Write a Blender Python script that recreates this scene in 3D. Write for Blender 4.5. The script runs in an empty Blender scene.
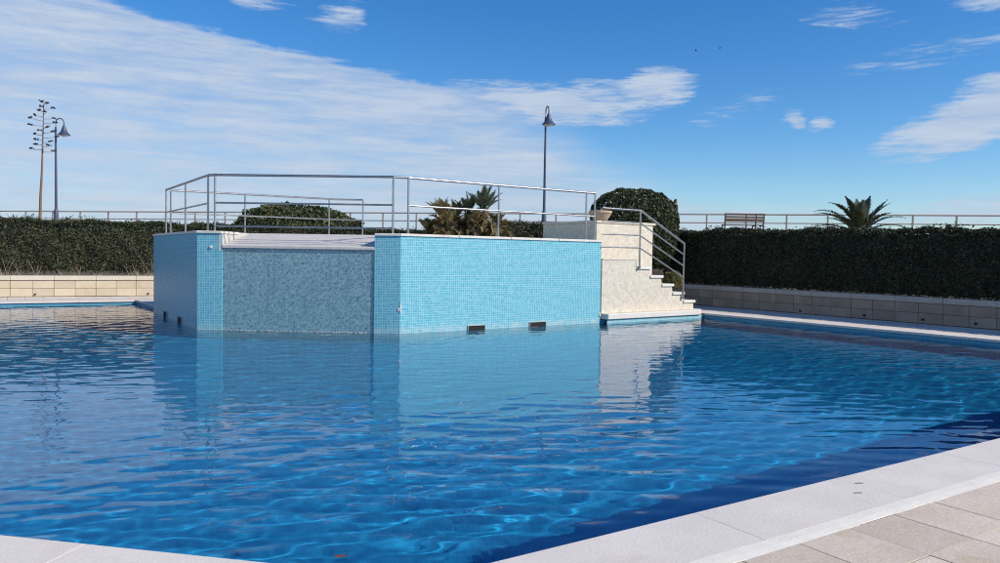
import bpy, bmesh, math, random
import numpy as np
from mathutils import Vector, Matrix
random.seed(7)
rng = np.random.default_rng(11)
sc = bpy.context.scene
COL = sc.collection
R = math.radians

# ------------------------------------------------------------------ camera
EYE = 1.5
F_PX, PITCH, ROLL = 760.0, math.atan(26.5 / 760.0), R(0.9)
fw = Vector((0, math.cos(PITCH), -math.sin(PITCH)))
rt = Vector((1, 0, 0)); up = rt.cross(fw)
r2 = rt * math.cos(ROLL) + up * math.sin(ROLL)
u2 = up * math.cos(ROLL) - rt * math.sin(ROLL)
cam_d = bpy.data.cameras.new('camera')
cam = bpy.data.objects.new('camera', cam_d); COL.objects.link(cam)
cam_d.sensor_width = 36.0; cam_d.lens = 36.0 * F_PX / 1000.0
cam_d.clip_start = 0.05; cam_d.clip_end = 5000
M = Matrix((r2, u2, -fw)).transposed().to_4x4(); M.translation = (0, 0, EYE)
cam.matrix_world = M
sc.camera = cam

# ------------------------------------------------------------------ sun, sky
SUN_EL = R(36)
SUN_AZ = math.atan2(0.92, -0.39)            # clockwise from +Y
sdir = Vector((math.sin(SUN_AZ) * math.cos(SUN_EL), math.cos(SUN_AZ) * math.cos(SUN_EL), math.sin(SUN_EL)))
sun_d = bpy.data.lights.new('sun', 'SUN')
sun_d.energy = 5.0; sun_d.angle = R(0.53); sun_d.color = (1.0, 0.92, 0.80)
sun_d.cycles.is_caustics_light = True
sun = bpy.data.objects.new('sun', sun_d); COL.objects.link(sun)
sun.rotation_euler = sdir.to_track_quat('Z', 'Y').to_euler(); sun.location = sdir * 60

sc.view_settings.view_transform = 'Standard'; sc.view_settings.look = 'None'
sc.view_settings.exposure = 0.0; sc.view_settings.gamma = 1.0
sc.view_settings.use_curve_mapping = False
sc.cycles.use_denoising = True
sc.cycles.caustics_refractive = True       # true refracted sunlight on the pool floor
sc.cycles.caustics_reflective = False
sc.cycles.pixel_filter_type = 'BLACKMAN_HARRIS'; sc.cycles.filter_width = 1.1
sc.cycles.max_bounces = 10; sc.cycles.transparent_max_bounces = 12
sc.cycles.sample_clamp_indirect = 6.0

# ------------------------------------------------------------------ node helpers
class N:
    """tiny expression wrapper over math nodes"""
    def __init__(s, nt, sock): s.nt, s.s = nt, sock
    def _m(s, op, *a):
        n = s.nt.nodes.new('ShaderNodeMath'); n.operation = op
        for i, v in enumerate((s,) + a):
            if isinstance(v, N): s.nt.links.new(v.s, n.inputs[i])
            else: n.inputs[i].default_value = v
        return N(s.nt, n.outputs[0])
    def __add__(s, o): return s._m('ADD', o)
    def __sub__(s, o): return s._m('SUBTRACT', o)
    def __mul__(s, o): return s._m('MULTIPLY', o)
    def __truediv__(s, o): return s._m('DIVIDE', o)
    def max(s, o): return s._m('MAXIMUM', o)
    def min(s, o): return s._m('MINIMUM', o)
    def pw(s, o): return s._m('POWER', o)
    def clamp(s):
        n = s.nt.nodes.new('ShaderNodeClamp'); s.nt.links.new(s.s, n.inputs[0]); return N(s.nt, n.outputs[0])
    def smooth(s, a, b):
        n = s.nt.nodes.new('ShaderNodeMapRange'); n.interpolation_type = 'SMOOTHSTEP'
        s.nt.links.new(s.s, n.inputs[0]); n.inputs[1].default_value = a; n.inputs[2].default_value = b
        return N(s.nt, n.outputs[0])
    def rng(s, a, b, c, d):
        n = s.nt.nodes.new('ShaderNodeMapRange')
        s.nt.links.new(s.s, n.inputs[0])
        for i, v in enumerate((a, b, c, d)): n.inputs[1 + i].default_value = v
        return N(s.nt, n.outputs[0])

def noise(nt, vec, scale, detail=4.0, rough=0.55, dist=0.0):
    n = nt.nodes.new('ShaderNodeTexNoise')
    if vec is not None: nt.links.new(vec, n.inputs['Vector'])
    n.inputs['Scale'].default_value = scale; n.inputs['Detail'].default_value = detail
    n.inputs['Roughness'].default_value = rough; n.inputs['Distortion'].default_value = dist
    return N(nt, n.outputs[0])

def mapping(nt, vec, scale=(1, 1, 1), loc=(0, 0, 0), rot=(0, 0, 0)):
    n = nt.nodes.new('ShaderNodeMapping'); nt.links.new(vec, n.inputs[0])
    n.inputs['Scale'].default_value = scale; n.inputs['Location'].default_value = loc; n.inputs['Rotation'].default_value = rot
    return n.outputs[0]

def mix(nt, fac, a, b, mode='MIX'):
    n = nt.nodes.new('ShaderNodeMix'); n.data_type = 'RGBA'; n.blend_type = mode
    for k, v in ((0, fac), (6, a), (7, b)):
        if isinstance(v, N): v = v.s
        if hasattr(v, 'is_linked'): nt.links.new(v, n.inputs[k])
        elif k == 0: n.inputs[0].default_value = v
        else: n.inputs[k].default_value = (*v[:3], 1)
    return n.outputs[2]

# ------------------------------------------------------------------ world
w = bpy.data.worlds.new('World'); sc.world = w; w.use_nodes = True
nt = w.node_tree; nt.nodes.clear()
out = nt.nodes.new('ShaderNodeOutputWorld'); bg = nt.nodes.new('ShaderNodeBackground')
nt.links.new(bg.outputs[0], out.inputs[0]); bg.inputs[1].default_value = 0.1
sky = nt.nodes.new('ShaderNodeTexSky'); sky.sky_type = 'NISHITA'; sky.sun_disc = False
sky.sun_elevation = SUN_EL; sky.sun_rotation = SUN_AZ
sky.altitude = 0; sky.air_density = 1.0; sky.dust_density = 0.15; sky.ozone_density = 2.5
hsv = nt.nodes.new('ShaderNodeHueSaturation'); nt.links.new(sky.outputs[0], hsv.inputs['Color'])
hsv.inputs['Saturation'].default_value = 1.36; hsv.inputs['Value'].default_value = 1.26
tc = nt.nodes.new('ShaderNodeTexCoord')
sep = nt.nodes.new('ShaderNodeSeparateXYZ'); nt.links.new(tc.outputs['Generated'], sep.inputs[0])
dx, dy, dz = (N(nt, sep.outputs[i]) for i in range(3))
DEG = 180 / math.pi
az = dx._m('ARCTAN2', dy) * DEG
el = dz._m('ARCSINE') * DEG
comb = nt.nodes.new('ShaderNodeCombineXYZ')
nt.links.new(az.s, comb.inputs[0]); nt.links.new((el * 2.2).s, comb.inputs[1])
wv = comb.outputs[0]
wa = (noise(nt, mapping(nt, wv, (1, 1, 1), (3, 7, 0)), 0.16, 5, 0.6) - 0.5)
wb = (noise(nt, mapping(nt, wv, (1, 1, 1), (31, 17, 5)), 0.16, 5, 0.6) - 0.5)
azw = az + wa * 6.0; elw = el + wb * 2.4
fine = noise(nt, mapping(nt, wv, (0.55, 1.5, 1), (2, 2, 9), (0, 0, 0.25)), 0.42, 7, 0.62, 0.4)
streak = noise(nt, mapping(nt, wv, (0.14, 0.9, 1), (5, 1, 2), (0, 0, 0.20)), 0.55, 6, 0.55, 0.5)
def blob(a, e, ra, re, tilt=0.0, wgt=1.0):
    x = azw - a; y = elw - e
    c, s = math.cos(tilt), math.sin(tilt)
    u = (x * c + y * s) / ra; v = (y * c - x * s) / re
    return ((u * u + v * v) * -1.0 + 1.0).max(0.0) * wgt
# big altocumulus sheet with a sloping upper edge
sharp = el + (fine - 0.5) * 2.0 + wb * 0.6
top = ((az + 26.6) * -0.155 + 16.0 - sharp).smooth(-0.05, 0.55)
right = ((el - 3.9) * -1.45 + 14.0 - azw).smooth(-1.5, 8.0)
sheet = top * right
f = blob(3.0, 11.4, 10.5, 2.0, -0.02, 1.25).max(blob(11.0, 12.2, 3.4, 1.7, 0.1, 1.2))
f = f.max(blob(-12.4, 16.6, 2.3, 1.3, 0.1, 0.75)).max(blob(-18.5, 17.6, 3.0, 1.0, -0.3, 0.9))
f = f.max(blob(31.5, 9.0, 6.2, 1.9, 0.30, 1.5)).max(blob(36, 10.6, 6.5, 2.0, 0.15, 1.5))
f = f.max(blob(34.0, 16.6, 5.5, 1.5, -0.12, 1.3)).max(blob(24, 16.2, 4.5, 0.9, -0.15, 0.5))
f = f.max(blob(21.0, 9.7, 0.8, 0.8, 0.2, 0.85)).max(blob(22.5, 9.5, 0.9, 0.8, 0.2, 0.9))
f = f.max(blob(17.0, 10.5, 4.0, 1.2, 0.3, 0.4)).max(blob(30, 13.3, 7, 0.9, 0.1, 0.42))
f = f.max(blob(14, 2.8, 12, 1.5, 0.0, 0.9)).max(blob(32, 3.4, 9, 1.0, 0.06, 0.95))
# the same kind of broken cloud all round and overhead
far = noise(nt, mapping(nt, tc.outputs['Generated'], (1.2, 1.2, 3.4), (4, 2, 1)), 1.6, 6, 0.6, 0.6).smooth(0.66, 0.9)
away = (dy * -1.0 + 0.75).smooth(0.0, 0.4).max(el.smooth(18.5, 30.0))
wisp = noise(nt, mapping(nt, wv, (0.30, 1.1, 1), (8, 3, 4), (0, 0, -0.12)), 0.9, 8, 0.68, 1.2)
puff = (f * 0.95 + (fine - 0.5) * 1.5 + (streak - 0.5) * 1.0 + (wisp - 0.5) * 2.2).smooth(0.10, 1.25) * (fine * 0.9 + 0.5).min(0.92) * f.smooth(0.0, 0.3)
body = sheet * (streak * 0.6 + fine * 0.5 + noise(nt, mapping(nt, wv, (0.5, 1.3, 1), (1, 5, 4), (0, 0, 0.3)), 0.5, 8, 0.66, 0.8) * 0.6).smooth(0.50, 1.05).rng(0, 1, 0.50, 0.95)
veil = (el * -1.0 + 9.0).smooth(0.0, 9.0) * 0.22
cl = body.max(puff).max(far * away * 0.45)
cl = (cl + veil * (cl * -1.0 + 1.0)).clamp()
shade = (streak * 0.6 + fine * 0.6).smooth(0.35, 0.85)
ccol = mix(nt, shade, (4.2, 5.4, 7.3), (5.8, 6.6, 7.8))
skyc = mix(nt, 1.0, hsv.outputs[0], (0.78, 0.94, 1.12), 'MULTIPLY')
fin = mix(nt, cl, skyc, ccol)
nt.links.new(fin, bg.inputs[0])

# ------------------------------------------------------------------ material helpers
def newmat(name):
    m = bpy.data.materials.new(name); m.use_nodes = True
    return m, m.node_tree, m.node_tree.nodes['Principled BSDF']
def bump(nt, h, strength, dist, bsdf):
    b = nt.nodes.new('ShaderNodeBump'); b.inputs['Strength'].default_value = strength; b.inputs['Distance'].default_value = dist
    nt.links.new(h.s if isinstance(h, N) else h, b.inputs['Height']); nt.links.new(b.outputs[0], bsdf.inputs['Normal'])
def coord(nt, which='Object'):
    return nt.nodes.new('ShaderNodeTexCoord').outputs[which]
def island(nt):
    return N(nt, nt.nodes.new('ShaderNodeNewGeometry').outputs['Random Per Island'])
def objrand(nt):
    return N(nt, nt.nodes.new('ShaderNodeObjectInfo').outputs['Random'])

def stone(name, a, b, rough=0.8, grain=0.15, scale=3.0, stain=None, rnd=0.0, speck=0.0, bs=0.35, sk=45):
    m, nt, p = newmat(name)
    c = coord(nt)
    if rnd:
        v = nt.nodes.new('ShaderNodeVectorMath'); nt.links.new(c, v.inputs[0])
        cx = nt.nodes.new('ShaderNodeCombineXYZ'); r = objrand(nt)
        nt.links.new((r * 37.0).s, cx.inputs[0]); nt.links.new((r * 91.0).s, cx.inputs[1]); nt.links.new(cx.outputs[0], v.inputs[1])
        c = v.outputs[0]
    n1 = noise(nt, c, scale, 6, 0.6); n2 = noise(nt, c, scale * 22, 3, 0.6)
    col = mix(nt, n1.smooth(0.3, 0.7), a, b)
    if stain: col = mix(nt, noise(nt, mapping(nt, c, (1, 1, 0.35)), scale * 0.8, 5, 0.65).smooth(0.52, 0.75) * 0.75, col, stain)
    if speck: col = mix(nt, noise(nt, c, sk, 5, 0.7).smooth(0.54, 0.68) * speck, col, tuple(x * 0.55 for x in a))
    col = mix(nt, n2.smooth(0.2, 0.8) * grain, col, tuple(x * 0.55 for x in a))
    if rnd:
        col = mix(nt, 1.0, col, mix(nt, objrand(nt), (1 - rnd,) * 3, (1 + rnd * .5,) * 3), 'MULTIPLY')
    nt.links.new(col, p.inputs['Base Color']); p.inputs['Roughness'].default_value = rough
    p.inputs['Specular IOR Level'].default_value = 0.3
    bump(nt, n2 * 0.6 + n1, bs, 0.012, p)
    return m

def mosaic(name, tile_a, tile_b, grout, size=0.05, mort=0.0028, rough=0.42, patch=0.25, bstr=0.5, scum=0.0):
    m, nt, p = newmat(name)
    uv = coord(nt, 'UV')
    b = nt.nodes.new('ShaderNodeTexBrick'); nt.links.new(uv, b.inputs['Vector'])
    b.offset = 0.0; b.squash = 1.0
    b.inputs['Scale'].default_value = 1.0; b.inputs['Brick Width'].default_value = size; b.inputs['Row Height'].default_value = size
    b.inputs['Mortar Size'].default_value = mort; b.inputs['Mortar Smooth'].default_value = 0.3; b.inputs['Bias'].default_value = 0.0
    b.inputs['Color1'].default_value = (*tile_a, 1); b.inputs['Color2'].default_value = (*tile_b, 1); b.inputs['Mortar'].default_value = (*grout, 1)
    n = noise(nt, uv, 0.8, 6, 0.65)
    col = mix(nt, n.smooth(0.35, 0.75) * patch, b.outputs[0], tuple(x * 0.8 + 0.14 for x in tile_b))
    lime = noise(nt, mapping(nt, uv, (3.0, 0.35, 1), (4, 0, 0)), 1.2, 5, 0.6).smooth(0.58, 0.85) * (patch * 0.9)
    col = mix(nt, lime, col, tuple(x * 0.7 + 0.2 for x in tile_b))
    if scum:                                       # limescale line just above the water
        sx = nt.nodes.new('ShaderNodeSeparateXYZ'); nt.links.new(uv, sx.inputs[0]); v_ = N(nt, sx.outputs[1])
        v_ = v_ + (noise(nt, uv, 4.0, 4, 0.6) - 0.5) * 0.12
        band = v_.smooth(-0.17, -0.10) * (v_ * -1.0).smooth(-0.06, 0.06) * noise(nt, uv, 9, 4, 0.6).smooth(0.3, 0.65)
        col = mix(nt, band * (0.45 * scum), col, (0.52, 0.55, 0.50))
    nt.links.new(col, p.inputs['Base Color'])
    p.inputs['Roughness'].default_value = rough
    p.inputs['Specular IOR Level'].default_value = 0.16
    bump(nt, N(nt, b.outputs['Fac']) * -1.0, bstr, 0.003, p)
    return m

def foliage(name, cols, trans=0.25, rough=0.5):
    m, nt, p = newmat(name)
    r = island(nt)
    ramp = nt.nodes.new('ShaderNodeValToRGB'); nt.links.new(r.s, ramp.inputs[0])
    e = ramp.color_ramp.elements
    while len(e) < len(cols): e.new(0.5)
    for i, c in enumerate(cols):
        e[i].position = i / (len(cols) - 1); e[i].color = (*c, 1)
    pn = noise(nt, coord(nt), 1.7, 4, 0.6)
    pc = mix(nt, 1.0, ramp.outputs[0], mix(nt, pn.smooth(0.3, 0.7), (0.72, 0.80, 0.75), (1.35, 1.20, 1.0)), 'MULTIPLY')
    nt.links.new(pc, p.inputs['Base Color']); p.inputs['Roughness'].default_value = rough
    t = nt.nodes.new('ShaderNodeBsdfTranslucent'); nt.links.new(pc, t.inputs[0])
    mx = nt.nodes.new('ShaderNodeMixShader'); mx.inputs[0].default_value = trans
    nt.links.new(p.outputs[0], mx.inputs[1]); nt.links.new(t.outputs[0], mx.inputs[2])
    o = [n for n in nt.nodes if n.type == 'OUTPUT_MATERIAL'][0]
    nt.links.new(mx.outputs[0], o.inputs[0])
    return m

def plain(name, col, rough=0.5, metal=0.0, var=0.12, scale=6.0, bstr=0.0):
    m, nt, p = newmat(name)
    n = noise(nt, coord(nt), scale, 5, 0.6)
    nt.links.new(mix(nt, n.smooth(0.25, 0.75), tuple(x * (1 - var) for x in col), tuple(min(1, x * (1 + var)) for x in col)), p.inputs['Base Color'])
    nt.links.new(n.rng(0.2, 0.8, max(0.02, rough - 0.08), min(1, rough + 0.08)).s, p.inputs['Roughness'])
    p.inputs['Metallic'].default_value = metal
    if bstr: bump(nt, n, bstr, 0.01, p)
    return m

MAT = {}
MAT['coping'] = stone('coping_stone', (0.65, 0.595, 0.545), (0.72, 0.66, 0.61), 0.8, 0.16, 2.0, (0.58, 0.52, 0.465), rnd=0.03)
MAT['mortar'] = stone('white_mortar', (0.76, 0.71, 0.62), (0.82, 0.78, 0.69), 0.85, 0.12, 8.0)
MAT['tile'] = stone('deck_tile', (0.61, 0.51, 0.415), (0.70, 0.60, 0.495), 0.85, 0.40, 2.2, (0.52, 0.40, 0.27), rnd=0.12)
MAT['joint'] = stone('joint_sand', (0.10, 0.085, 0.07), (0.15, 0.13, 0.11), 0.95)
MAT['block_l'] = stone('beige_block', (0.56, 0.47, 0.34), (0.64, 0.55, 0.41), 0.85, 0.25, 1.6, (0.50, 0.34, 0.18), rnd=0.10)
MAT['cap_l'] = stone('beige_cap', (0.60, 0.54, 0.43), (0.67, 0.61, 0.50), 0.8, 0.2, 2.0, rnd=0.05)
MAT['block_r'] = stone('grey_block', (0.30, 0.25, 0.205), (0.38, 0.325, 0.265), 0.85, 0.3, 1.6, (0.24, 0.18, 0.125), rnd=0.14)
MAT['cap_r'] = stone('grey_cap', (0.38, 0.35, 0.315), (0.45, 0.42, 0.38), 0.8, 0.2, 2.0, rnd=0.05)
MAT['render'] = stone('rough_render', (0.68, 0.61, 0.49), (0.85, 0.79, 0.68), 0.92, 0.55, 9.0, (0.70, 0.60, 0.45), speck=0.75, bs=1.0, sk=24)
MAT['tread'] = stone('tread_stone', (0.66, 0.63, 0.57), (0.74, 0.71, 0.66), 0.7, 0.15, 3.0, rnd=0.05)
MAT['cap'] = stone('tank_cap', (0.66, 0.62, 0.56), (0.74, 0.71, 0.65), 0.7, 0.2, 3.0, (0.5, 0.43, 0.34))
MAT['apron'] = stone('apron_stone', (0.60, 0.56, 0.52), (0.68, 0.64, 0.60), 0.6, 0.5, 5.0, (0.52, 0.45, 0.38), speck=0.6)
MAT['mosaic'] = mosaic('pale_mosaic', (0.065, 0.35, 0.46), (0.14, 0.45, 0.545), (0.60, 0.70, 0.72), patch=0.26, scum=1.0, mort=0.0026, bstr=0.12)
MAT['mosaic_fall'] = mosaic('wet_mosaic', (0.11, 0.32, 0.37), (0.28, 0.50, 0.54), (0.36, 0.46, 0.47), patch=0.1, mort=0.004)
MAT['mosaic_wall'] = mosaic('pool_wall_mosaic', (0.05, 0.27, 0.42), (0.09, 0.34, 0.48), (0.28, 0.42, 0.48), patch=0.1)
MAT['mosaic_floor'] = mosaic('pool_floor_mosaic', (0.016, 0.245, 0.47), (0.026, 0.285, 0.52), (0.04, 0.30, 0.50), size=0.05, rough=0.4, patch=0.0, bstr=0.2)
MAT['steel'] = plain('brushed_steel', (0.40, 0.39, 0.385), 0.40, 1.0, 0.12, 9)
MAT['dark'] = plain('dark_spout_and_recess', (0.012, 0.012, 0.013), 0.9)  # near-black for drain spouts and the painted shade in inlet openings
MAT['lamp_paint'] = plain('blue_grey_lamp_paint', (0.045, 0.06, 0.11), 0.45)
MAT['lamp_glass'] = plain('frosted_lamp_glass', (0.6, 0.62, 0.65), 0.25)
MAT['rail_paint'] = plain('weathered_rail_paint', (0.30, 0.235, 0.21), 0.6, 0, 0.2)
MAT['bench_wood'] = plain('red_brown_wood', (0.115, 0.062, 0.042), 0.65, 0, 0.3, 14)
MAT['iron'] = plain('dark_iron', (0.04, 0.04, 0.045), 0.5)
MAT['terracotta'] = plain('pale_terracotta', (0.50, 0.37, 0.25), 0.75, 0, 0.15, 5, 0.2)
MAT['soil'] = stone('soil', (0.10, 0.075, 0.05), (0.15, 0.115, 0.08), 0.95)
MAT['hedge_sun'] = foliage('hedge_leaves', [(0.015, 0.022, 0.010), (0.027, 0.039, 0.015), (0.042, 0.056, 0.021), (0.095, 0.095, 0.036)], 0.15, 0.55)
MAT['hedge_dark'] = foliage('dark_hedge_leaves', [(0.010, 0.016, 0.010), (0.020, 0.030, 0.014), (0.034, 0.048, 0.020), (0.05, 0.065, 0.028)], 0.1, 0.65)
MAT['bush'] = foliage('bush_leaves', [(0.018, 0.028, 0.013), (0.035, 0.05, 0.02), (0.055, 0.07, 0.028), (0.09, 0.10, 0.04)], 0.15, 0.4)
MAT['shrub'] = foliage('shrub_leaves', [(0.03, 0.045, 0.015), (0.055, 0.075, 0.025), (0.085, 0.10, 0.035), (0.12, 0.12, 0.05)], 0.2, 0.5)
MAT['yellow_leaf'] = foliage('yellow_green_leaves', [(0.09, 0.10, 0.03), (0.16, 0.16, 0.05), (0.22, 0.20, 0.07)], 0.25, 0.5)
MAT['palm'] = foliage('palm_leaflets', [(0.05, 0.07, 0.05), (0.085, 0.11, 0.07), (0.14, 0.15, 0.09)], 0.15, 0.4)
MAT['dry'] = foliage('dry_fronds', [(0.12, 0.10, 0.05), (0.24, 0.19, 0.10), (0.34, 0.28, 0.15), (0.12, 0.13, 0.05)], 0.2, 0.7)
MAT['agave'] = plain('agave_leaf', (0.085, 0.115, 0.10), 0.5)
MAT['stalk'] = plain('dry_stalk', (0.20, 0.12, 0.085), 0.8)
MAT['seed'] = plain('seed_head', (0.035, 0.03, 0.03), 0.8)
MAT['core_fill'] = plain('blocking_core', (0.055, 0.045, 0.032), 0.9, 0, 0.3)  # dark brown for the added light-blocking cores
MAT['stem'] = plain('pale_stems', (0.26, 0.21, 0.155), 0.9, 0, 0.3)
MAT['bark'] = plain('palm_bark', (0.12, 0.085, 0.055), 0.9, 0, 0.3, 12, 0.5)
MAT['skin'] = plain('skin', (0.42, 0.24, 0.17), 0.55)
MAT['hair'] = plain('dark_hair', (0.012, 0.010, 0.010), 0.6)
MAT['jacket'] = plain('dark_jacket', (0.03, 0.035, 0.05), 0.8)
MAT['trousers'] = plain('dark_trousers', (0.02, 0.022, 0.03), 0.85)
MAT['feather'] = plain('dark_feathers', (0.03, 0.03, 0.035), 0.7)
MAT['leaf_red'] = plain('red_brown_leaf', (0.13, 0.04, 0.025), 0.7)
MAT['chip'] = stone('bare_plaster', (0.62, 0.60, 0.55), (0.75, 0.73, 0.68), 0.9)

def water_mat():
    m, nt, p = newmat('pool_water')
    p.inputs['Roughness'].default_value = 0.0; p.inputs['IOR'].default_value = 1.333
    p.inputs['Transmission Weight'].default_value = 1.0; p.inputs['Base Color'].default_value = (0.52, 0.86, 1.0, 1)
    return m
MAT['water'] = water_mat()

def film_mat():
    m = bpy.data.materials.new('falling_water_film'); m.use_nodes = True; nt = m.node_tree; nt.nodes.clear()
    o = nt.nodes.new('ShaderNodeOutputMaterial')
    tr = nt.nodes.new('ShaderNodeBsdfTransparent'); tr.inputs[0].default_value = (0.88, 0.95, 0.97, 1)
    gl = nt.nodes.new('ShaderNodeBsdfGlossy'); gl.inputs['Roughness'].default_value = 0.22
    df = nt.nodes.new('ShaderNodeBsdfDiffuse'); df.inputs[0].default_value = (0.55, 0.60, 0.62, 1)
    uv = coord(nt, 'UV')
    n = noise(nt, mapping(nt, uv, (1, 0.6, 1)), 28, 3, 0.6)
    b = nt.nodes.new('ShaderNodeBump'); b.inputs['Strength'].default_value = 0.9; b.inputs['Distance'].default_value = 0.02
    nt.links.new(n.s, b.inputs['Height']); nt.links.new(b.outputs[0], gl.inputs['Normal'])
    m1 = nt.nodes.new('ShaderNodeMixShader'); m1.inputs[0].default_value = 0.14
    nt.links.new(tr.outputs[0], m1.inputs[1]); nt.links.new(gl.outputs[0], m1.inputs[2])
    st = noise(nt, mapping(nt, uv, (9, 0.7, 1)), 1.2, 4, 0.6).smooth(0.56, 0.78) * 0.10 + n.smooth(0.55, 0.72) * 0.42
    dk = noise(nt, mapping(nt, uv, (1, 0.8, 1), (3, 3, 3)), 24, 3, 0.6).smooth(0.50, 0.68)
    stk_ = noise(nt, mapping(nt, uv, (6, 0.35, 1), (1.3, 0, 0)), 1.6, 4, 0.6).smooth(0.60, 0.72)
    dk = dk.max(stk_ * noise(nt, uv, 14, 3, 0.6).smooth(0.35, 0.6))
    nt.links.new(mix(nt, dk, (0.96, 0.98, 1.0), (0.40, 0.52, 0.58)), tr.inputs[0])
    m2 = nt.nodes.new('ShaderNodeMixShader'); nt.links.new(st.s, m2.inputs[0])
    nt.links.new(m1.outputs[0], m2.inputs[1]); nt.links.new(df.outputs[0], m2.inputs[2])
    nt.links.new(m2.outputs[0], o.inputs[0])
    return m
MAT['film'] = film_mat()

# ------------------------------------------------------------------ object helpers
def link(name, me, mat, parent=None, loc=None):
    if mat is not None and not me.materials: me.materials.append(MAT[mat] if isinstance(mat, str) else mat)
    o = bpy.data.objects.new(name, me); COL.objects.link(o)
    if parent is not None: o.parent = parent
    if loc is not None: o.location = loc
    return o
def tag(o, label=None, cat=None, group=None, kind=None):
    for k, v in (('label', label), ('category', cat), ('group', group), ('kind', kind)):
        if v: o[k] = v
    return o
def empty(name, loc=(0, 0, 0), rz=0.0):
    o = bpy.data.objects.new(name, None); COL.objects.link(o); o.location = loc; o.rotation_euler = (0, 0, rz)
    o.empty_display_size = 0.2
    return o
def from_arrays(name, V, Fq, smooth=False, uv=None):
    me = bpy.data.meshes.new(name)
    V = np.asarray(V, dtype=np.float32); Fq = np.asarray(Fq, dtype=np.int32)
    k = Fq.shape[1]; nf = len(Fq)
    me.vertices.add(len(V)); me.vertices.foreach_set('co', V.ravel())
    me.loops.add(nf * k); me.loops.foreach_set('vertex_index', Fq.ravel())
    me.polygons.add(nf); me.polygons.foreach_set('loop_start', np.arange(0, nf * k, k, dtype=np.int32))
    me.polygons.foreach_set('loop_total', np.full(nf, k, dtype=np.int32))
    me.polygons.foreach_set('use_smooth', np.full(nf, bool(smooth), dtype=bool))
    if uv is not None:
        l = me.uv_layers.new(name='UVMap'); l.data.foreach_set('uv', np.asarray(uv, np.float32)[Fq.ravel()].ravel())
    me.update(calc_edges=True); me.validate()
    return me
def bm_mesh(name, bm, smooth=False):
    bmesh.ops.recalc_face_normals(bm, faces=bm.faces)
    me = bpy.data.meshes.new(name); bm.to_mesh(me); bm.free()
    if smooth: me.shade_smooth()
    return me
def box_bm(bm, c, s, rot=None, bev=0.0):
    r = bmesh.ops.create_cube(bm, size=1.0)
    vs = r['verts']
    for v in vs: v.co = Vector((v.co.x * s[0], v.co.y * s[1], v.co.z * s[2]))
    if bev:
        es = list({e for v in vs for e in v.link_edges})
        g = bmesh.ops.bevel(bm, geom=es, offset=bev, segments=1, profile=0.5, affect='EDGES')
        vs = list({v for f in g['faces'] for v in f.verts} | {v for v in vs if v.is_valid})
    for v in vs:
        if rot is not None: v.co = rot @ v.co
        v.co += Vector(c)
def box(name, c, s, mat, parent=None, rz=0.0, bev=0.006):
    bm = bmesh.new(); box_bm(bm, c, s, Matrix.Rotation(rz, 3, 'Z') if rz else None, bev)
    return link(name, bm_mesh(name, bm), mat, parent)
def prism_bm(bm, poly, z0, z1):
    lo = [bm.verts.new((x, y, z0)) for x, y in poly]; hi = [bm.verts.new((x, y, z1)) for x, y in poly]
    bm.faces.new(lo[::-1]); bm.faces.new(hi)
    n = len(poly)
    for i in range(n):
        j = (i + 1) % n; bm.faces.new((lo[i], lo[j], hi[j], hi[i]))
def prism(name, poly, z0, z1, mat, parent=None, bev=0.0):
    bm = bmesh.new(); prism_bm(bm, poly, z0, z1)
    if bev: bmesh.ops.bevel(bm, geom=list(bm.edges), offset=bev, segments=1, profile=0.5, affect='EDGES')
    return link(name, bm_mesh(name, bm), mat, parent)
def tube_bm(bm, pts, rad, seg=10, cap=True):
    pts = [Vector(p) for p in pts]; n = len(pts)
    rads = rad if isinstance(rad, (list, tuple)) else [rad] * n
    rings = []
    ref = Vector((0, 0, 1))
    for i, p in enumerate(pts):
        d = (pts[min(i + 1, n - 1)] - pts[max(i - 1, 0)]).normalized()
        a = d.cross(ref)
        if a.length < 1e-3: a = d.cross(Vector((1, 0, 0)))
        a.normalize(); b = a.cross(d).normalized()
        rings.append([bm.verts.new(p + (a * math.cos(2 * math.pi * k / seg) + b * math.sin(2 * math.pi * k / seg)) * rads[i]) for k in range(seg)])
    for i in range(n - 1):
        for k in range(seg):
            bm.faces.new((rings[i][k], rings[i][(k + 1) % seg], rings[i + 1][(k + 1) % seg], rings[i + 1][k]))
    if cap:
        bm.faces.new(rings[0][::-1]); bm.faces.new(rings[-1])
def tube(name, pts, rad, mat, parent=None, seg=10):
    bm = bmesh.new(); tube_bm(bm, pts, rad, seg)
    me = bm_mesh(name, bm); me.shade_smooth()
    try: me.set_sharp_from_angle(angle=R(50))
    except Exception: pass
    return link(name, me, mat, parent)
def lathe(name, prof, mat, parent=None, loc=(0, 0, 0), seg=28):
    bm = bmesh.new(); rings = []
    for r_, z in prof:
        rings.append([bm.verts.new((r_ * math.cos(2 * math.pi * k / seg), r_ * math.sin(2 * math.pi * k / seg), z)) for k in range(seg)])
    for a, b in zip(rings[:-1], rings[1:]):
        for k in range(seg): bm.faces.new((a[k], a[(k + 1) % seg], b[(k + 1) % seg], b[k]))
    bm.faces.new(rings[0][::-1]); bm.faces.new(rings[-1])
    me = bm_mesh(name, bm); me.shade_smooth()
    try: me.set_sharp_from_angle(angle=R(40))
    except Exception: pass
    return link(name, me, mat, parent, loc)
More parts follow.
